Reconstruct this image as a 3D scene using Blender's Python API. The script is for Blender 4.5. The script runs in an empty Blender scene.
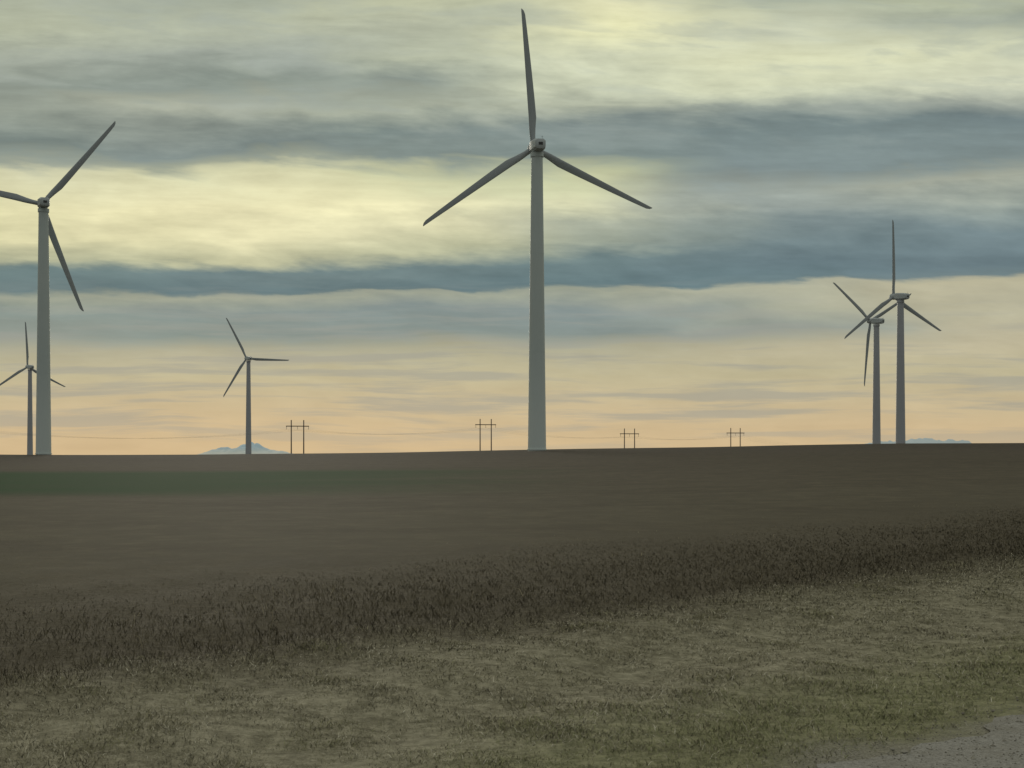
import bpy, bmesh, math, random
import numpy as np
from mathutils import Vector, Matrix, noise as mnoise
rng=np.random.default_rng(7); random.seed(7)
S=bpy.context.scene; COL=S.collection
F=1024*50/36; HY=457.0; CZ=2.2
S.view_settings.view_transform='Standard'; S.view_settings.look='None'; S.view_settings.exposure=0

def lin(c):
    out=[]
    for v in c:
        v=v/255; out.append(v/12.92 if v<=0.04045 else ((v+0.055)/1.055)**2.4)
    return (*out,1)
def skyc(c):
    r,g,b=c
    if b>r-4: return lin((r+6,g+7,b+3))        # cool cloud: teal-grey
    if g>203 and b<180: return lin((r,g+1,b+8))
    return lin((r,g+1,b+1))

# ---------------------------------------------------------------- node helper
class N:
    def __init__(s,tree): s.t=tree; s.n=tree.nodes; s.l=tree.links
    def new(s,typ,**k):
        n=s.n.new(typ)
        for a,b in k.items(): setattr(n,a,b)
        return n
    def put(s,sock,v):
        if isinstance(v,bpy.types.NodeSocket): s.l.new(v,sock)
        else: sock.default_value=v
    def m(s,op,a,b=0.0,c=0.0,clamp=False):
        n=s.new('ShaderNodeMath',operation=op); n.use_clamp=clamp
        s.put(n.inputs[0],a); s.put(n.inputs[1],b); s.put(n.inputs[2],c); return n.outputs[0]
    def mr(s,v,a,b,c=0.0,d=1.0,smooth=False):
        n=s.new('ShaderNodeMapRange'); n.interpolation_type='SMOOTHSTEP' if smooth else 'LINEAR'
        for i,x in enumerate((v,a,b,c,d)): s.put(n.inputs[i],x)
        return n.outputs[0]
    def mix(s,f,a,b,blend='MIX'):
        n=s.new('ShaderNodeMix',data_type='RGBA',blend_type=blend)
        s.put(n.inputs[0],f); s.put(n.inputs[6],a); s.put(n.inputs[7],b); return n.outputs[2]
    def xyz(s,x,y,z):
        n=s.new('ShaderNodeCombineXYZ')
        for i,v in enumerate((x,y,z)): s.put(n.inputs[i],v)
        return n.outputs[0]
    def noise(s,vec,scale,detail=4,rough=0.5,dist=0.0):
        n=s.new('ShaderNodeTexNoise'); s.put(n.inputs['Vector'],vec)
        n.inputs['Scale'].default_value=scale; n.inputs['Detail'].default_value=detail
        n.inputs['Roughness'].default_value=rough; n.inputs['Distortion'].default_value=dist
        return n.outputs[0]
    def ramp(s,f,stops,interp='LINEAR'):
        n=s.new('ShaderNodeValToRGB'); r=n.color_ramp; r.interpolation=interp
        stops=sorted(stops,key=lambda q:q[0])
        r.elements[0].position=stops[0][0]; r.elements[0].color=stops[0][1]
        r.elements[1].position=stops[-1][0]; r.elements[1].color=stops[-1][1]
        for p,c in stops[1:-1]:
            e=r.elements.new(p); e.color=c
        s.put(n.inputs[0],f); return n.outputs[0]

def material(name):
    m=bpy.data.materials.new(name); m.use_nodes=True; k=N(m.node_tree)
    b=m.node_tree.nodes['Principled BSDF']; b.inputs['Roughness'].default_value=0.9
    return m,k,b

# ---------------------------------------------------------------- world
W=bpy.data.worlds.new('World'); S.world=W; W.use_nodes=True
W.cycles.sampling_method='MANUAL'; W.cycles.sample_map_resolution=512
k=N(W.node_tree); bg=W.node_tree.nodes['Background']
tc=k.new('ShaderNodeTexCoord'); sp=k.new('ShaderNodeSeparateXYZ'); k.l.new(tc.outputs['Generated'],sp.inputs[0])
X,Y,Z=sp.outputs
h=k.m('SQRT',k.m('ADD',k.m('MULTIPLY',X,X),k.m('MULTIPLY',Y,Y)))
h=k.m('MAXIMUM',h,0.02)
u=k.m('DIVIDE',X,h); cy=k.m('DIVIDE',Y,h); v=k.m('DIVIDE',Z,h)
v=k.m('DIVIDE',v,k.m('MAXIMUM',cy,0.9))
n1=k.noise(k.xyz(u,cy,k.m('MULTIPLY',v,3.6)),5.0,3,0.5,0.0)
n2=k.noise(k.xyz(k.m('ADD',u,3.1),cy,k.m('ADD',k.m('MULTIPLY',v,5.0),k.m('MULTIPLY',u,0.5))),10.0,4,0.54,0.5)
n3=k.noise(k.xyz(k.m('ADD',u,7.7),cy,k.m('MULTIPLY',v,3.2)),30.0,4,0.6,0.0)
n4=k.noise(k.xyz(k.m('ADD',u,1.3),cy,k.m('ADD',k.m('MULTIPLY',v,18.0),k.m('MULTIPLY',n1,0.3))),6.0,5,0.6,0.0)
up=k.mr(v,0.02,0.22,0.2,1.0)
wv=k.m('ADD',k.m('MULTIPLY',k.m('SUBTRACT',n1,0.5),0.022),k.m('MULTIPLY',k.m('SUBTRACT',n2,0.5),0.030))
wv=k.m('ADD',wv,k.m('MULTIPLY',k.m('SUBTRACT',n3,0.5),0.010))
vw=k.m('ADD',v,k.m('MULTIPLY',wv,up))
uw=k.m('ADD',u,k.m('MULTIPLY',k.m('SUBTRACT',n1,0.5),0.30))
def U(px): return math.sin(math.atan((px-512)/F))
U0,U1=U(-60),U(1084)
edges={0:297,200:296,400:291.5,600:288,800:280.5,1024:275}
fu=k.mr(u,U0,U1,0,1)
sh=k.ramp(fu,[(0,((297-270)/30,)*3+(1,))]+[((U(p)-U0)/(U1-U0),((e-270)/30,)*3+(1,)) for p,e in edges.items()]+[(1,((275-270)/30,)*3+(1,))],'B_SPLINE')
VM=0.40
shv=k.m('MULTIPLY',k.m('SUBTRACT',sh,0.5),30.0/F)
f=k.m('DIVIDE',k.m('ADD',vw,shv),VM,clamp=True)
top=[(-95,(126,133,127)),(-50,(152,156,144))]
hor=[(375,(189,179,146)),(400,(196,179,144)),(425,(202,179,141)),(455,(205,179,139))]
cols=[
(0,[(0,(168,173,154)),(30,(184,188,163)),(60,(162,168,154)),(85,(136,144,138)),(115,(142,149,141)),(150,(114,126,126)),(164,(150,156,142)),(174,(206,204,163)),(210,(223,217,166)),(243,(219,213,163)),(266,(184,185,154)),(274,(102,122,127)),(294,(92,114,122)),(299,(156,160,143)),(313,(127,139,137)),(337,(135,143,139)),(352,(172,168,144))]),
(200,[(0,(158,165,150)),(30,(178,183,162)),(55,(156,163,152)),(83,(128,138,134)),(100,(170,174,157)),(120,(136,144,139)),(150,(112,124,126)),(163,(150,156,140)),(174,(215,213,168)),(210,(234,227,176)),(240,(221,215,167)),(266,(190,189,155)),(274,(99,119,126)),(294,(86,108,118)),(298,(158,161,143)),(312,(122,135,136)),(337,(127,139,137)),(350,(174,169,144))]),
(400,[(0,(188,191,162)),(30,(178,182,160)),(60,(180,185,163)),(85,(136,146,142)),(108,(164,170,154)),(130,(115,128,129)),(157,(119,131,131)),(170,(196,197,160)),(200,(233,227,176)),(230,(216,212,167)),(256,(188,189,157)),(270,(102,121,127)),(290,(86,108,118)),(293,(156,160,143)),(308,(122,135,138)),(336,(126,138,138)),(350,(171,168,144))]),
(600,[(0,(219,217,172)),(30,(230,228,183)),(60,(210,213,177)),(85,(200,204,171)),(105,(168,173,155)),(123,(120,132,134)),(157,(118,131,132)),(176,(192,195,159)),(200,(212,211,168)),(222,(166,171,153)),(245,(150,158,147)),(258,(103,122,128)),(286,(90,112,121)),(290,(156,160,143)),(308,(121,134,138)),(337,(127,138,138)),(350,(172,168,144))]),
(800,[(0,(170,176,156)),(25,(202,205,172)),(60,(218,219,184)),(85,(207,210,181)),(103,(146,154,148)),(128,(113,127,131)),(165,(120,133,137)),(183,(142,150,147)),(205,(138,147,146)),(222,(120,134,139)),(245,(106,123,131)),(262,(97,115,125)),(278,(93,113,122)),(282,(174,173,151)),(310,(164,166,148)),(330,(150,155,145)),(347,(184,176,148))]),
(1024,[(0,(176,181,155)),(20,(150,158,146)),(45,(202,205,170)),(80,(211,213,179)),(98,(156,162,151)),(123,(110,124,130)),(163,(120,133,136)),(180,(166,170,155)),(202,(136,146,144)),(225,(108,124,132)),(262,(98,115,125)),(272,(104,120,127)),(277,(184,178,151)),(310,(180,175,150)),(340,(187,178,150))])]
prev=None; pu=None
for px,st in cols:
    de=edges[px]-285
    stops=[(min(1,max(0,(HY-(py-de))/F/VM)),skyc(c)) for py,c in top+st+hor]
    c=k.ramp(f,stops)
    uu=U(px)
    if prev is None: prev=c
    else: prev=k.mix(k.mr(uw,pu,uu,0,1,True),prev,c)
    pu=uu
pat=k.m('MULTIPLY',k.mr(k.m('ADD',k.m('MULTIPLY',n2,0.7),k.m('MULTIPLY',n4,0.3)),0.49,0.62,0,0.4,True),k.mr(v,0.2,0.25,0,1,True))
prev=k.mix(pat,prev,lin((144,152,145)))
det=k.m('ADD',k.m('MULTIPLY',k.m('SUBTRACT',n2,0.5),0.6),k.m('MULTIPLY',k.m('SUBTRACT',n3,0.5),0.38))
det=k.m('ADD',det,k.m('MULTIPLY',k.m('SUBTRACT',n4,0.5),0.4))
det=k.m('ADD',1.04,k.m('MULTIPLY',det,k.mr(v,0.0,0.18,0.3,1.0)))
cl=k.mix(1.0,prev,k.xyz(det,det,det),'MULTIPLY')
lay=k.m('MULTIPLY',k.mr(n4,0.45,0.62,0,0.6,True),k.m('MULTIPLY',k.mr(v,0.004,0.03,0.4,1.0),k.mr(v,0.13,0.07,0,1)))
cl=k.mix(lay,cl,lin((156,156,146)))
back=k.mr(cy,0.85,-0.4,0.0,1.0,True)
cl=k.mix(back,cl,(0.235,0.255,0.245,1))
zen=k.mr(Z,0.36,0.8,0.0,1.0,True)
cl=k.mix(zen,cl,(0.37,0.38,0.35,1))
sky=k.new('ShaderNodeTexSky',sky_type='NISHITA'); sky.sun_disc=False
sky.sun_elevation=math.radians(9); sky.sun_rotation=math.radians(-11)
sk=k.mix(1.0,sky.outputs[0],(0.05,0.05,0.05,1),'MULTIPLY')
fin=k.mix(0.99,sk,cl)
k.l.new(fin,bg.inputs[0]); bg.inputs[1].default_value=1.0

sun=bpy.data.lights.new('sun','SUN'); sun.energy=0.6; sun.angle=math.radians(14); sun.color=(1,0.92,0.78)
so=bpy.data.objects.new('sun',sun); COL.objects.link(so)
d=Vector((math.sin(math.radians(-11))*math.cos(math.radians(9)),math.cos(math.radians(-11))*math.cos(math.radians(9)),math.sin(math.radians(9))))
so.rotation_euler=d.to_track_quat('Z','Y').to_euler(); so.location=(-50,200,60)

# ---------------------------------------------------------------- camera
cam=bpy.data.cameras.new('camera'); co=bpy.data.objects.new('camera',cam); COL.objects.link(co)
cam.lens=50; cam.sensor_width=36; cam.shift_y=(HY-384)/1024; cam.clip_start=0.1; cam.clip_end=80000
co.location=(0,0,CZ); co.rotation_euler=(math.radians(90),0,0); S.camera=co

# ---------------------------------------------------------------- terrain
def sst(t): t=np.clip(t,0,1); return t*t*(3-2*t)
def terr(x,y):
    x=np.asarray(x,float); y=np.asarray(y,float)
    px=512+F*x/np.maximum(np.abs(y),60)
    px=np.clip(px,-600,1600)
    cpy=np.interp(px,[-600,0,200,400,540,700,780,900,1024,1600],[454,454.5,454.3,452,450,447,445.2,443.3,442.3,440])
    zc=CZ+(HY-cpy)/F*370
    g=np.clip((y-20)/340,0,1.05)
    fall=sst((y-350)/190)
    z=zc*g*(1-fall)-2*fall
    z-=6*sst((y-1000)/3000)
    r=np.hypot(x,y)
    a=sst((r-120)/120)*0.12
    z=z+a*(np.sin(x*0.031+1)+np.sin(x*0.077+y*0.02)*0.6+np.sin(y*0.05-x*0.013)*0.6)*(1-sst((y-900)/900))
    s=(y-x-8)/math.sqrt(2)
    m=sst((s-0.5)/2.0)*(1-sst((r-14)/22))
    z=z+m*(0.03*np.sin(x*1.7+y*0.6)+0.03*np.sin(y*1.3-x*2.1)+0.02*np.sin(x*4.1+y*3.3))
    z=z-0.12*np.exp(-((s-3.6)/1.8)**2)*(1-sst((r-80)/100))
    return z
def axis(n,mx,k_): 
    t=np.linspace(-1,1,n); return np.sinh(t*k_)/math.sinh(k_)*mx
ax=axis(361,20000,8.2); ay=axis(421,20000,7.6)
ay=np.unique(np.concatenate([ay,np.arange(300,560,5.0),np.arange(8,40,0.5)])); ax=np.unique(np.concatenate([ax,np.arange(-12,16,0.5)]))
gx,gy=np.meshgrid(ax,ay); gz=terr(gx,gy)
def grid_mesh(name,gx,gy,gz):
    ny,nx=gx.shape; V=np.stack([gx,gy,gz],-1).reshape(-1,3)
    i=np.arange((ny-1)*(nx-1)); r=i//(nx-1); c=i%(nx-1); a=r*nx+c
    Fc=np.stack([a,a+1,a+nx+1,a+nx],-1)
    return raw_mesh(name,V,Fc)
def raw_mesh(name,V,Fc,smooth=True,attr=None):
    me=bpy.data.meshes.new(name); n=Fc.shape[1]
    me.vertices.add(len(V)); me.vertices.foreach_set('co',np.asarray(V,np.float32).ravel())
    me.loops.add(Fc.size); me.loops.foreach_set('vertex_index',Fc.astype(np.int32).ravel())
    me.polygons.add(len(Fc)); me.polygons.foreach_set('loop_start',np.arange(0,Fc.size,n,dtype=np.int32))
    me.polygons.foreach_set('loop_total',np.full(len(Fc),n,np.int32))
    me.polygons.foreach_set('use_smooth',np.full(len(Fc),smooth))
    if attr is not None:
        a=me.attributes.new('tint','FLOAT','POINT'); a.data.foreach_set('value',np.asarray(attr,np.float32))
    me.update(calc_edges=True); me.validate(); return me
def add(name,me,mat=None,parent=None,loc=(0,0,0),rot=(0,0,0),**props):
    o=bpy.data.objects.new(name,me); COL.objects.link(o)
    if mat is not None: me.materials.append(mat)
    o.location=loc; o.rotation_euler=rot
    if parent: o.parent=parent
    for a,b in props.items(): o[a]=b
    return o

gm,k,b=material('field_soil')
geo=k.new('ShaderNodeNewGeometry'); P=geo.outputs['Position']; sp=k.new('ShaderNodeSeparateXYZ'); k.l.new(P,sp.inputs[0]); x,y,z=sp.outputs
nbig=k.noise(k.xyz(k.m('MULTIPLY',x,0.35),y,0.0),0.05,3,0.6)
nmid=k.noise(P,0.35,4,0.6); nfine=k.noise(P,6.0,4,0.65); nmic=k.noise(P,45.0,2,0.6)
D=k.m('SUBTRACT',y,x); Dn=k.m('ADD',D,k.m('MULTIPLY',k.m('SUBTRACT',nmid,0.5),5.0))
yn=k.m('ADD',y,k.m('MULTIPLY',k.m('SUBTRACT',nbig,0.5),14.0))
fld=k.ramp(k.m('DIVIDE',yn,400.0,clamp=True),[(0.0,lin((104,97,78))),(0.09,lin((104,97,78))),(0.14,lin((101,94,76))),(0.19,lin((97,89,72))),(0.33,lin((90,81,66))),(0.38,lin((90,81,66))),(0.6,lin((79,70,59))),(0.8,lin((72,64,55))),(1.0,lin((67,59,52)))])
nstk=k.noise(k.xyz(k.m('MULTIPLY',x,0.5),y,0.0),0.12,5,0.7)
nblo=k.noise(k.xyz(x,y,3.0),0.9,5,0.8)
fld=k.mix(k.mr(nmid,0.4,0.7,0,0.3),fld,lin((76,69,55)))
fld=k.mix(k.mr(nstk,0.45,0.66,0,0.4),fld,lin((73,66,53)))
fld=k.mix(k.mr(nblo,0.48,0.68,0,0.5),fld,lin((126,115,91)))
w=k.m('MULTIPLY',k.mr(yn,60.0,76.0,0,1,True),k.mr(yn,138.0,114.0,0,1,True))
w=k.m('MULTIPLY',w,k.mr(k.m('ADD',x,k.m('MULTIPLY',k.m('SUBTRACT',nbig,0.5),20.0)),8.0,-20.0,0,1,True))
c=k.mix(w,fld,k.mix(k.mr(nstk,0.4,0.65),lin((34,74,28)),lin((44,72,34))))
straw=k.mix(k.mr(nfine,0.35,0.65),lin((132,126,102)),lin((186,178,150)))
green=k.mix(k.mr(nfine,0.4,0.6),lin((130,130,94)),lin((166,163,122)))
gmask=k.m('MULTIPLY',k.mr(Dn,13.0,9.5,0,1,True),k.mr(nmid,0.3,0.55,0.6,0.9))
ver=k.mix(gmask,straw,green)
nclump=k.noise(P,1.8,5,0.7)
ver=k.mix(k.mr(nclump,0.52,0.68,0,0.45),ver,lin((104,98,78)))
dark=k.mix(k.mr(nfine,0.4,0.65),lin((92,84,67)),lin((110,101,82)))
c2=k.mix(k.mr(Dn,14.8,20.5,0,1,True),ver,dark)
c3=k.mix(k.mr(Dn,22.0,40.0,0,1,True),c2,c)
mk=k.m('MULTIPLY',k.mr(nmic,0.3,0.7),k.mr(y,60,30,0.1,0.35))
c3=k.mix(mk,c3,k.mix(0.5,c3,(0.02,0.018,0.012,1)))
gv=k.m('MULTIPLY',k.mr(Dn,8.6,7.3,0,1,True),0.9)
c3=k.mix(gv,c3,k.mix(k.mr(nmic,0.35,0.65),lin((118,113,100)),lin((170,164,148))))
k.l.new(c3,b.inputs['Base Color']); b.inputs['Specular IOR Level'].default_value=0.1
bp=k.new('ShaderNodeBump'); bp.inputs['Strength'].default_value=0.5; bp.inputs['Distance'].default_value=0.06
k.l.new(k.m('ADD',nfine,k.m('MULTIPLY',nmic,0.4)),bp.inputs['Height']); k.l.new(bp.outputs[0],b.inputs['Normal'])
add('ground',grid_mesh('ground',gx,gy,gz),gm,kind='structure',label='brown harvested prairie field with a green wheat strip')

# ---------------------------------------------------------------- road + shoulder
def strip(s0,s1,ns,l0,l1,nl,off,jag=0.0):
    ls=np.concatenate([np.linspace(l0,-40,30)[:-1],np.linspace(-40,60,nl),np.linspace(60,l1,60)[1:]])
    ss=np.linspace(s0,s1,ns); L,Sg=np.meshgrid(ls,ss,indexing='ij'); Sg=Sg.copy()
    if jag: Sg[:,-1]+=jag*(np.sin(ls*2.3)+np.sin(ls*5.1+1)+np.sin(ls*11.7)*0.6)*0.5
    r=math.sqrt(0.5)
    x=L*r-Sg*r-4; y=L*r+Sg*r+4
    zz=terr(x,y)+off+0.0006*np.maximum(0,np.abs(L)-40)
    return x,y,zz
rm,k,b=material('asphalt'); geo=k.new('ShaderNodeNewGeometry'); P=geo.outputs['Position']
n=k.noise(P,60,4,0.7); n_=k.noise(P,0.8,3,0.5)
k.l.new(k.mix(k.mr(n_,0.3,0.7,0,0.5),k.mix(k.mr(n,0.35,0.65),(0.035,0.035,0.036,1),(0.08,0.08,0.08,1)),(0.07,0.068,0.064,1)),b.inputs['Base Color'])
sm,k,b=material('gravel_surface'); geo=k.new('ShaderNodeNewGeometry'); P=geo.outputs['Position']
n=k.noise(P,45,4,0.7); n_=k.noise(P,1.6,3,0.6)
cc=k.mix(k.mr(n,0.35,0.66),lin((124,120,110)),lin((180,175,164)))
cc=k.mix(k.mr(n_,0.45,0.7,0,0.5),cc,lin((128,121,103)))
k.l.new(cc,b.inputs['Base Color']); bp=k.new('ShaderNodeBump'); bp.inputs['Strength'].default_value=0.5; bp.inputs['Distance'].default_value=0.015
k.l.new(n,bp.inputs['Height']); k.l.new(bp.outputs[0],b.inputs['Normal'])
a_,b_,c_=strip(-9.5,-2.1,8,-200,300,120,0.020); add('road',grid_mesh('road',a_,b_,c_),rm,kind='structure',label='grey two-lane asphalt country road')
a_,b_,c_=strip(-2.1,-0.22,12,-200,300,500,0.014,0.16); add('road_shoulder',grid_mesh('road_shoulder',a_,b_,c_),sm,kind='structure',label='pale gravel shoulder of the road')
pm,k,b=material('road_paint'); b.inputs['Base Color'].default_value=(0.6,0.6,0.58,1)
a_,b_,c_=strip(-2.45,-2.33,2,-200,300,120,0.026); add('road_marking',grid_mesh('road_marking',a_,b_,c_),pm,kind='structure',label='white painted edge line')

# ---------------------------------------------------------------- vegetation (uncountable)
def vegmat(name,cols,upw=0.45):
    m,k,b=material(name); at=k.new('ShaderNodeAttribute',attribute_name='tint')
    st=[(i/(len(cols)-1),lin(c)) for i,c in enumerate(cols)]
    c=k.ramp(at.outputs['Fac'],st)
    df=k.new('ShaderNodeBsdfDiffuse'); k.l.new(c,df.inputs[0])
    geo=k.new('ShaderNodeNewGeometry'); vm_=k.new('ShaderNodeVectorMath',operation='ADD'); vs=k.new('ShaderNodeVectorMath',operation='SCALE')
    k.l.new(geo.outputs['Normal'],vs.inputs[0]); vs.inputs['Scale'].default_value=upw
    k.l.new(vs.outputs[0],vm_.inputs[0]); vm_.inputs[1].default_value=(0,0,1.0)
    nn=k.new('ShaderNodeVectorMath',operation='NORMALIZE'); k.l.new(vm_.outputs[0],nn.inputs[0]); k.l.new(nn.outputs[0],df.inputs['Normal'])
    k.l.new(df.outputs[0],m.node_tree.nodes['Material Output'].inputs[0]); return m
def fnoise(x,y,s,seed=0):
    o=np.zeros_like(x); r=np.random.default_rng(seed)
    for i in range(9):
        a=r.uniform(0,6.28); q=s*(0.5+1.8*r.random()); o+=np.sin((x*math.cos(a)+y*math.sin(a))*q+r.uniform(0,6.28))
    return o/3
def scatter(n,d0,d1,y0,y1,bias=1.0):
    t=rng.random(n)**bias; y=y0+(y1-y0)*t; D=rng.uniform(d0,d1,n); x=y-D
    keep=(np.abs(x/np.maximum(y,1))<0.42)
    return x[keep],y[keep],D[keep]
def blades(x,y,hgt,wid,tint,lean=0.5,curl=0.4):
    n=len(x); z=terr(x,y)-0.01
    a=rng.uniform(0,2*np.pi,n); la=rng.uniform(0,2*np.pi,n); ln=rng.random(n)**0.7*lean*hgt
    dx=np.cos(a)*wid/2; dy=np.sin(a)*wid/2
    b0=np.stack([x-dx,y-dy,z],-1); b1=np.stack([x+dx,y+dy,z],-1)
    mz=z+hgt*0.6; mx=x+np.cos(la)*ln*0.35; my=y+np.sin(la)*ln*0.35
    m0=np.stack([mx-dx*0.8,my-dy*0.8,mz],-1); m1=np.stack([mx+dx*0.8,my+dy*0.8,mz],-1)
    tp=np.stack([x+np.cos(la)*ln,y+np.sin(la)*ln,z+hgt*(1-curl*np.minimum(ln/np.maximum(hgt,1e-3),1.6)*0.5)],-1)
    V=np.stack([b0,b1,m1,m0,tp],1).reshape(-1,3); i=np.arange(n)*5
    Fc=np.concatenate([np.stack([i,i+1,i+2],-1),np.stack([i,i+2,i+3],-1),np.stack([i+3,i+2,i+4],-1)])
    return V,Fc,np.repeat(tint,5)
# verge
x,y,D=scatter(430000,7.9,20.0,9.2,44,1.7)
nz=fnoise(x,y,2.2,1); nz2=fnoise(x,y,0.7,2); nz3=fnoise(x,y,4.5,8)
kp=rng.random(len(x))<np.clip(0.65+0.2*nz3,0.3,1)*np.clip((D-7.7)/1.0,0.05,1)*np.clip((20-D)/2.5,0,1); x,y,D,nz,nz2,nz3=[q[kp] for q in (x,y,D,nz,nz2,nz3)]
gr=np.clip((12.8-D)/3.4+0.05*nz2,0,1)
tint=np.where(rng.random(len(x))<gr*0.65,rng.uniform(0.08,0.42,len(x)),np.clip(rng.uniform(0.5,0.85,len(x))+0.05*nz+0.3*(rng.random(len(x))<0.14)-0.12*(nz3>1.1),0.45,1))
hg=rng.uniform(0.015,0.055,len(x))*(1+0.2*np.clip(nz2,-1,1))*(1+0.4*gr)*(1+0.3*(nz3>1.1)); wd=np.maximum(0.0035,0.00045*y)*rng.uniform(0.6,1.4,len(x))
V,Fc,t=blades(x,y,hg,wd,tint,2.7)
vm=vegmat('verge_grass',[(134,138,96),(158,160,114),(180,177,132),(142,134,108),(186,177,148),(240,232,206)],0.25)
add('grass',raw_mesh('grass',V,Fc,False,t),vm,kind='stuff',label='short dry straw-coloured roadside grass')
# weeds in a band along the field edge
x,y,D=scatter(330000,15.5,42,12,75,1.25)
nz=fnoise(x,y,1.1,3); nz2=fnoise(x,y,0.35,4)
kp=rng.random(len(x))<np.clip((D-15.4+0.8*nz2)/4.0,0.0,1)*np.clip((38-D+2*nz2)/16,0.0,1)**1.3; x,y,D,nz,nz2=[q[kp] for q in (x,y,D,nz,nz2)]
hg=rng.uniform(0.03,0.14,len(x))*(0.95+0.12*nz)*np.clip((D-15)/4,0.25,1)*np.clip((36-D)/16,0.1,1); hg=np.maximum(hg,0.018)
pale=(rng.random(len(x))<0.03*((x<-2.5)&(D<27))+0.006)
hg=hg*np.where(pale,2.2,1.0)
wd=np.maximum(0.006,0.0004*y)*rng.uniform(0.6,1.4,len(x))
tint=np.clip(0.12+rng.uniform(0,0.25,len(x))+0.5*pale+0.05*nz2+0.022*(D-19)+0.3*np.clip((18.5-D)/3,0,1),0,1)
V,Fc,t=blades(x,y,hg,wd,tint,1.9)
wm=vegmat('dry_weeds',[(106,98,79),(113,105,85),(121,112,91),(136,126,103),(190,177,146)],0.1)
add('weeds',raw_mesh('weeds',V,Fc,False,t),wm,kind='stuff',label='grey-brown dry weeds along the field edge')
# gravel stones
n=9000; s=rng.uniform(-2.1,0.1,n)+rng.random(n)**3*0.5; L=rng.uniform(4,26,n); r=math.sqrt(.5)
x=L*r-s*r-4; y=L*r+s*r+4
q=np.array([[1,0,0],[0,1,0],[-1,0,0],[0,-1,0],[0,0,.7],[0,0,-.7]],float)
sz=rng.uniform(0.003,0.011,n)*(1+1.5*(rng.random(n)<0.05)); 
V=q[None]*rng.uniform(0.6,1.25,(n,6,1))*sz[:,None,None]; an=rng.uniform(0,6.28,n); ca,sa=np.cos(an)[:,None],np.sin(an)[:,None]
V=np.stack([V[...,0]*ca-V[...,1]*sa,V[...,0]*sa+V[...,1]*ca,V[...,2]],-1)+np.stack([x,y,terr(x,y)+0.016],-1)[:,None]
ft=np.array([[0,1,4],[1,2,4],[2,3,4],[3,0,4],[1,0,5],[2,1,5],[3,2,5],[0,3,5]])
Fc=(ft[None]+(np.arange(n)*6)[:,None,None]).reshape(-1,3)
stn=vegmat('stones',[(118,113,102),(150,144,130),(180,174,158)],0.8)
add('gravel',raw_mesh('gravel',V.reshape(-1,3),Fc,False,np.repeat(rng.random(n),6)),stn,kind='stuff',label='loose grey gravel stones on the shoulder')

# ---------------------------------------------------------------- mountains
def mountain(name,px0,px1,prof,dist,label,seed,haze):
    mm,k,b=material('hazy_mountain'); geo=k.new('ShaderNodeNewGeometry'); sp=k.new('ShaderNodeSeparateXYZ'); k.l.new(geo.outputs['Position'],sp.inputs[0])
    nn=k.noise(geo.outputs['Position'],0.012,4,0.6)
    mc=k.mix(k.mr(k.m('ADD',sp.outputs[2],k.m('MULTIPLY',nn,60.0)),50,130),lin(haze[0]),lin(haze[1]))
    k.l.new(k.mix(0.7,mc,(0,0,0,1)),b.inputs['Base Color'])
    k.l.new(mc,b.inputs['Emission Color']); b.inputs['Emission Strength'].default_value=0.83  # aerial haze painted in: pale colours plus self-glow on the slopes
    nx,ny=140,30; pxs=np.linspace(px0,px1,nx)
    top=np.interp(pxs,[p[0] for p in prof],[p[1] for p in prof])
    xs=(pxs-512)/F*dist; ds=np.linspace(-1,1,ny)
    V=[]
    for j,dd in enumerate(ds):
        for i in range(nx):
            hz=max(0,(HY-top[i])/F*dist+10)
            nn=mnoise.fractal(Vector((xs[i]/110,dd*4+seed,seed)),1.0,2.0,4)
            zz=hz*max(0,(1-abs(dd)))**0.8*(1+0.25*nn*(abs(dd)>0.01))
            V.append((xs[i],dist+dd*1200,zz-10))
    V=np.array(V); i=np.arange((ny-1)*(nx-1)); r=i//(nx-1); c=i%(nx-1); a=r*nx+c
    return add(name,raw_mesh(name,V,np.stack([a,a+1,a+nx+1,a+nx],-1)),mm,kind='structure',label=label)
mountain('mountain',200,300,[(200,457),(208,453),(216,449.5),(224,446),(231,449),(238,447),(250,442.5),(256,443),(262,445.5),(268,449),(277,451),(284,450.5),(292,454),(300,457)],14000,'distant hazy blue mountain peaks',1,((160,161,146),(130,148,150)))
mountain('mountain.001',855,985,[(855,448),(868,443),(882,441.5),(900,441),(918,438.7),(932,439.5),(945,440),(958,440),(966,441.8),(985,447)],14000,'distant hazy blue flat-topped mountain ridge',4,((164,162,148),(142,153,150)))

# ---------------------------------------------------------------- wind turbines
def paint(name,c0,c1,rough=0.5,base=None):
    m,k,b=material(name); t=k.new('ShaderNodeTexCoord'); P=t.outputs['Object']
    n=k.noise(P,0.35,4,0.6); mp=k.new('ShaderNodeMapping'); mp.inputs['Scale'].default_value=(3,3,0.15); k.l.new(P,mp.inputs[0])
    n2=k.noise(mp.outputs[0],1.0,4,0.6)
    c=k.mix(k.m('MULTIPLY',k.m('ADD',n,n2),0.5),(*c0,1),(*c1,1))
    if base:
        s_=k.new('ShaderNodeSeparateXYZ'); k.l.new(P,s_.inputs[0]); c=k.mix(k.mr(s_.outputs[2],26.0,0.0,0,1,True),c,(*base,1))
    k.l.new(c,b.inputs['Base Color']); b.inputs['Roughness'].default_value=rough; return m
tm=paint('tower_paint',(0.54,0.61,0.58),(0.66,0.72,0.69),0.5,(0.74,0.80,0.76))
tm2=paint('tower_paint_far',(0.44,0.45,0.47),(0.54,0.55,0.57),0.5,(0.52,0.53,0.55))  # darker grey coat for the distant towers, paler towards the foot
nm=paint('nacelle_paint',(0.50,0.55,0.55),(0.64,0.68,0.68))
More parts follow.
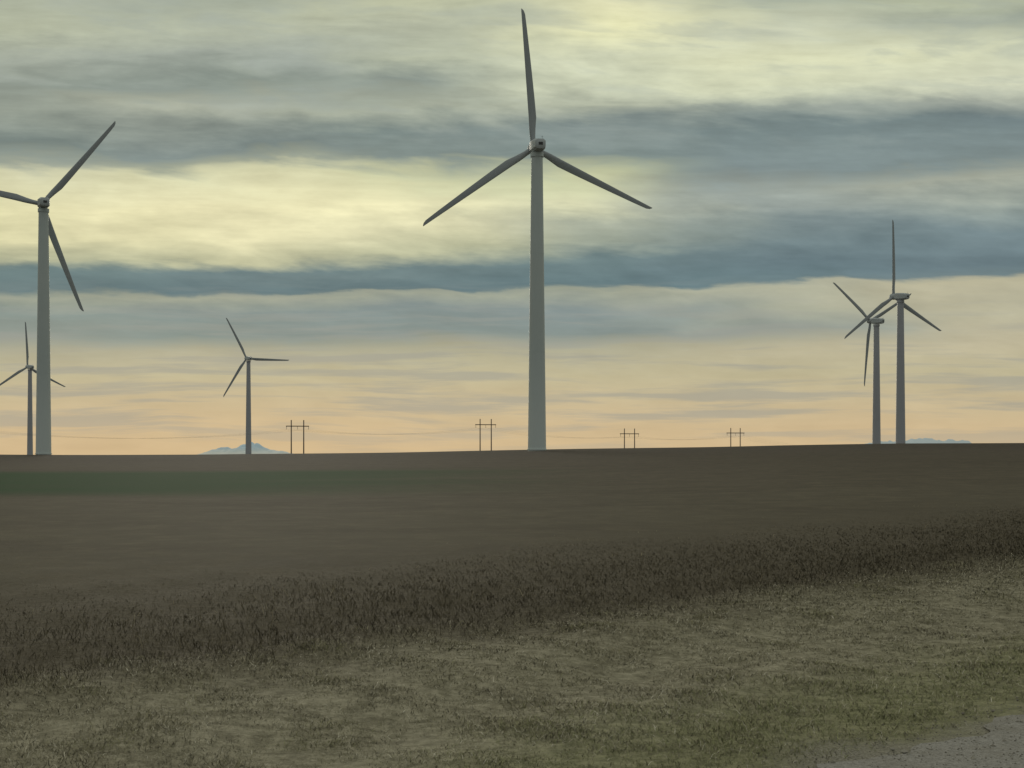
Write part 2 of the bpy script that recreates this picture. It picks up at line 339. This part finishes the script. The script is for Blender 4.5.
bm_=paint('blade_paint',(0.36,0.39,0.40),(0.47,0.51,0.52))
dm=paint('dark_metal',(0.08,0.08,0.08),(0.14,0.14,0.14))
wim=paint('galvanised_wire',(0.25,0.25,0.23),(0.35,0.35,0.33))
def loft(rings,cap=True):
    bm=bmesh.new(); R=[]
    for rg in rings: R.append([bm.verts.new(p) for p in rg])
    n=len(R[0])
    for a,c in zip(R[:-1],R[1:]):
        for i in range(n): bm.faces.new((a[i],a[(i+1)%n],c[(i+1)%n],c[i]))
    if cap:
        bm.faces.new(R[0][::-1]); bm.faces.new(R[-1])
    bmesh.ops.recalc_face_normals(bm,faces=bm.faces)
    return bm
def tomesh(bm,name,smooth=True,mats=(),sharp=None):
    me=bpy.data.meshes.new(name); bm.to_mesh(me); bm.free()
    for p in me.polygons: p.use_smooth=smooth
    if sharp: me.set_sharp_from_angle(angle=math.radians(sharp))
    for m in mats: me.materials.append(m)
    return me
def circ(r,z,n=40): return [(r*math.cos(2*math.pi*i/n),r*math.sin(2*math.pi*i/n),z) for i in range(n)]
HUB=65.0
def tr(z): return 1.95-(1.95-1.22)*max(0,z)/62.9
prof=[(-4,tr(0)),(-0.01,tr(0)),(0.0,tr(0)+0.14),(0.25,tr(0)+0.14),(0.26,tr(0))]
for zf in (21,42): prof+=[(zf-0.08,tr(zf)),(zf-0.08,tr(zf)+0.02),(zf+0.08,tr(zf)+0.02),(zf+0.08,tr(zf))]
prof+=[(62.6,tr(62.6)),(62.6,1.42),(63.5,1.42)]
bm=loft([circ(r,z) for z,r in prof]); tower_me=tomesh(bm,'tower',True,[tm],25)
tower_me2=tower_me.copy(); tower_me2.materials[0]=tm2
def box(bm,cx,cy_,cz,sx,sy,sz):
    r=bmesh.ops.create_cube(bm,size=1.0); 
    for v_ in r['verts']: v_.co=Vector((cx+v_.co.x*sx,cy_+v_.co.y*sy,cz+v_.co.z*sz))
    return r['verts']
bm=bmesh.new(); box(bm,0,1.93,1.7,0.9,0.16,2.1); bmesh.ops.bevel(bm,geom=bm.edges[:],offset=0.05,segments=2)
door_me=tomesh(bm,'door',False,[nm])
secs=[(-3.9,0.8,-0.6,0.8),(-3.7,1.1,-0.95,1.1),(-2.0,1.35,-1.2,1.3),(1.2,1.38,-1.3,1.32),(2.4,1.1,-1.15,1.2)]
R=[]
for yy,hw,zb,zt in secs:
    c=0.42; R.append([(-hw,yy,zb+c),(-hw+c,yy,zb),(hw-c,yy,zb),(hw,yy,zb+c),(hw,yy,zt-c),(hw-c*1.1,yy,zt),(-hw+c*1.1,yy,zt),(-hw,yy,zt-c)])
bm=loft(R); bmesh.ops.bevel(bm,geom=bm.edges[:],offset=0.05,segments=2,affect='EDGES')
nac_me=tomesh(bm,'nacelle',True,[nm],35)
bm=bmesh.new(); box(bm,0,-3.92,0.1,0.9,0.08,0.6)
for i in range(4): box(bm,0,-3.98,-0.12+i*0.15,0.85,0.05,0.05)
vent_me=tomesh(bm,'vent',False,[dm])
bm=bmesh.new(); box(bm,0.4,-3.3,1.4,0.05,0.05,0.5); box(bm,0.4,-3.3,1.65,0.4,0.05,0.05)
mast_me=tomesh(bm,'wind_sensor',False,[dm])
rg=[]
for yy,r in [(-1.5,0.9),(-1.3,1.15),(0,1.25),(0.9,1.15),(1.5,0.85),(1.85,0.5),(2.0,0.12)]:
    rg.append([(r*math.cos(2*math.pi*i/28),yy,r*math.sin(2*math.pi*i/28)) for i in range(28)])
hub_me=tomesh(loft(rg),'hub',True,[nm])
BL=29.5; rg=[]
for t in [0.03,0.05,0.07,0.10,0.14,0.18,0.22,0.28,0.36,0.45,0.55,0.65,0.75,0.84,0.91,0.96,0.985,1.0]:
    ch=np.interp(t,[0.03,0.07,0.22,0.35,0.6,0.85,0.96,0.985,1.0],[1.15,1.15,1.75,1.65,1.35,1.0,0.8,0.55,0.15])
    th=np.interp(t,[0.03,0.07,0.20,0.35,0.6,0.85,1.0],[1.15,1.1,0.65,0.42,0.26,0.16,0.03])
    tw=math.radians(np.interp(t,[0,0.2,0.5,1],[10,8,3,0]))
    rd=np.interp(t,[0.05,0.2],[0,1]); ring=[]
    for i in range(20):
        a=2*math.pi*i/20; cx=math.cos(a); sy=math.sin(a)
        X_=cx*ch/2; Y_=sy*th/2*(1-0.55*rd*(cx*0.5+0.5))
        X_+=rd*(ch*0.5-0.62)
        xr=X_*math.cos(tw)-Y_*math.sin(tw); yr=X_*math.sin(tw)+Y_*math.cos(tw)
        ring.append((xr,yr,t*BL))
    rg.append(ring)
blade_me=tomesh(loft(rg),'blade',True,[bm_])
TILT=math.radians(5); OV=3.7
def tips(x,dist,hz,rot,ph):
    Rz=Matrix.Rotation(math.radians(rot),3,'Z'); Rt=Matrix.Rotation(TILT,3,'X'); out=[]
    for j in range(3):
        a=math.radians(ph+120*j)
        p=Rt@(Vector((0,OV,0))+Vector((math.sin(a)*BL,0,math.cos(a)*BL))); p=Rz@p+Vector((x,dist,hz))
        out.append((512+F*p.x/p.y, HY-F*(p.z-CZ)/p.y))
    return out
def turbine(px,dist,hub_py,yaw0,ph0,obs,label):
    x=(px-512)/F*dist; bear=math.degrees(math.atan2(x,dist)); best=None
    for yaw in np.arange(yaw0-12,yaw0+12.1,2.0):
        for ph in np.arange(ph0-7,ph0+7.1,0.5):
            for dp in (-2,-1,0,1,2):
                hz=CZ+(HY-hub_py-dp)/F*dist
                e_=sum((a-c)**2+(b-d)**2 for (a,b),(c,d) in [(t_,o_) for t_,o_ in zip(tips(x,dist,hz,yaw-bear,ph),obs) if o_])
                e_+=0.0075*(yaw-yaw0)**2
                if best is None or e_<best[0]: best=(e_,yaw,ph,hz)
    er,yaw,ph,hz=best
    e=bpy.data.objects.new('wind_turbine',None); COL.objects.link(e); e.location=(x,dist,hz-HUB)
    e.rotation_euler=(0,0,math.radians(yaw-bear)); e.empty_display_size=3
    e['label']=label; e['category']='wind turbine'; e['group']='wind turbines on the prairie'
    def ch(name,me,par,loc=(0,0,0),r=(0,0,0)):
        o=bpy.data.objects.new(name,me); COL.objects.link(o); o.parent=par; o.location=loc; o.rotation_euler=r; return o
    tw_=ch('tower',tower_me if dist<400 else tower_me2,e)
    if dist<400: ch('door',door_me,tw_)
    n_=ch('nacelle',nac_me,e,(0,0,HUB),(TILT,0,0)); ch('vent',vent_me,n_); ch('wind_sensor',mast_me,n_)
    h_=ch('hub',hub_me,e); h_.matrix_local=Matrix.Translation((0,0,HUB))@Matrix.Rotation(TILT,4,'X')@Matrix.Translation((0,OV,0))@Matrix.Rotation(math.radians(ph),4,'Y')
    for j in range(3): ch('blade',blade_me,h_,(0,0,0),(0,math.radians(120*j),0))
    return e
turbine(537,304,147,12,-3.6,[(525,11),(650,208),(423,224)],'large white three-bladed wind turbine standing on the field')
turbine(43.5,368,204,4,41,[(117,122),(82,312),None],'tall white wind turbine with a blade pointing down')
turbine(248.5,921,359.5,18,-27,[(228,319),(289,360),(223,396)],'small distant wind turbine beside the hazy mountains')
turbine(30,930,368,22,-2.6,[(28,324),(65,385),None],'small distant wind turbine behind a taller one')
turbine(900.5,548,297.5,43,-3,[(894,221.5),(941.5,331),(846,337)],'white wind turbine with upright blade behind the ridge')
turbine(876.5,637,321,42,-56,[(833.5,282),None,(864,386)],'white wind turbine overlapping its neighbour behind the ridge')

# ---------------------------------------------------------------- H-frame power poles and wires
wd_,k,b=material('weathered_wood'); t=k.new('ShaderNodeTexCoord'); mp=k.new('ShaderNodeMapping'); mp.inputs['Scale'].default_value=(8,8,0.6); k.l.new(t.outputs['Object'],mp.inputs[0])
k.l.new(k.mix(k.noise(mp.outputs[0],1.0,4,0.6),(0.13,0.10,0.085,1),(0.22,0.18,0.15,1)),b.inputs['Base Color'])
def cyl(bm,p0,p1,r0,r1,n=10):
    p0=Vector(p0); p1=Vector(p1); q=(p1-p0).to_track_quat('Z','Y'); A=[];B=[]
    for i in range(n):
        a=2*math.pi*i/n; o=Vector((math.cos(a),math.sin(a),0)); A.append(bm.verts.new(p0+q@(o*r0))); B.append(bm.verts.new(p1+q@(o*r1)))
    for i in range(n): bm.faces.new((A[i],A[(i+1)%n],B[(i+1)%n],B[i]))
    bm.faces.new(A[::-1]); bm.faces.new(B)
PH=18.0
bm=bmesh.new(); cyl(bm,(0,0,-6),(0,0,PH),0.3,0.22); pole_me=tomesh(bm,'pole',True,[wd_])
bm=bmesh.new(); box(bm,0,-0.3,PH-2.6,9.6,0.14,0.36); box(bm,0,0.3,PH-2.6,9.6,0.14,0.36)
arm_me=tomesh(bm,'crossarm',False,[wd_])
bm=bmesh.new()
for i in range(6): cyl(bm,(0,0,-i*0.2),(0,0,-i*0.2-0.1),0.12,0.09,8)
cyl(bm,(0,0,0.1),(0,0,-1.25),0.03,0.03,6)
ins_me=tomesh(bm,'insulator',True,[dm])
PP=[(-215,545,17.5),((297.5-512)/F*600,600,CZ+(HY-420)/F*600),((485.7-512)/F*650,650,CZ+(HY-419)/F*650),((629.5-512)/F*700,700,CZ+(HY-428.5)/F*700),((735.5-512)/F*740,740,CZ+(HY-428)/F*740),(340,850,9.0)]
for i,(x,y,zt) in enumerate(PP):
    if i in (0,5): continue
    e=bpy.data.objects.new('power_pole',None); COL.objects.link(e); e.location=(x,y,zt-PH); e.rotation_euler=(0,0,math.radians(12))
    e['label']='wooden H-frame power pole pair with crossarm'; e['category']='power pole'; e['group']='power poles crossing the plain'
    for sx in (-2.6,2.6):
        o=bpy.data.objects.new('pole',pole_me); COL.objects.link(o); o.parent=e; o.location=(sx,0,0)
    o=bpy.data.objects.new('crossarm',arm_me); COL.objects.link(o); o.parent=e
    for sx in (-4.6,0,4.6):
        o=bpy.data.objects.new('insulator',ins_me); COL.objects.link(o); o.parent=e; o.location=(sx,0,PH-2.8)
for sx in (-4.6,0,4.6):
    pts=[]
    for a,c in zip(PP[:-1],PP[1:]):
        L=math.dist(a[:2],c[:2]); sag=5.5*(L/100)**1.2
        for t in np.linspace(0,1,16)[:-1]:
            pts.append((a[0]+(c[0]-a[0])*t+sx,a[1]+(c[1]-a[1])*t,a[2]+(c[2]-a[2])*t-4.0-sag*4*t*(1-t)*0.5))
    bm=bmesh.new(); R=[]
    for p in pts: R.append([(p[0],p[1]+0.018*math.cos(a),p[2]+0.018*math.sin(a)) for a in (0,2.09,4.19)])
    me=tomesh(loft(R),'power_line',False,[wim]); o=add('power_line',me); o['label']='thin sagging power line wire between wooden poles'; o['category']='power line'; o['group']='wires strung along the power poles'
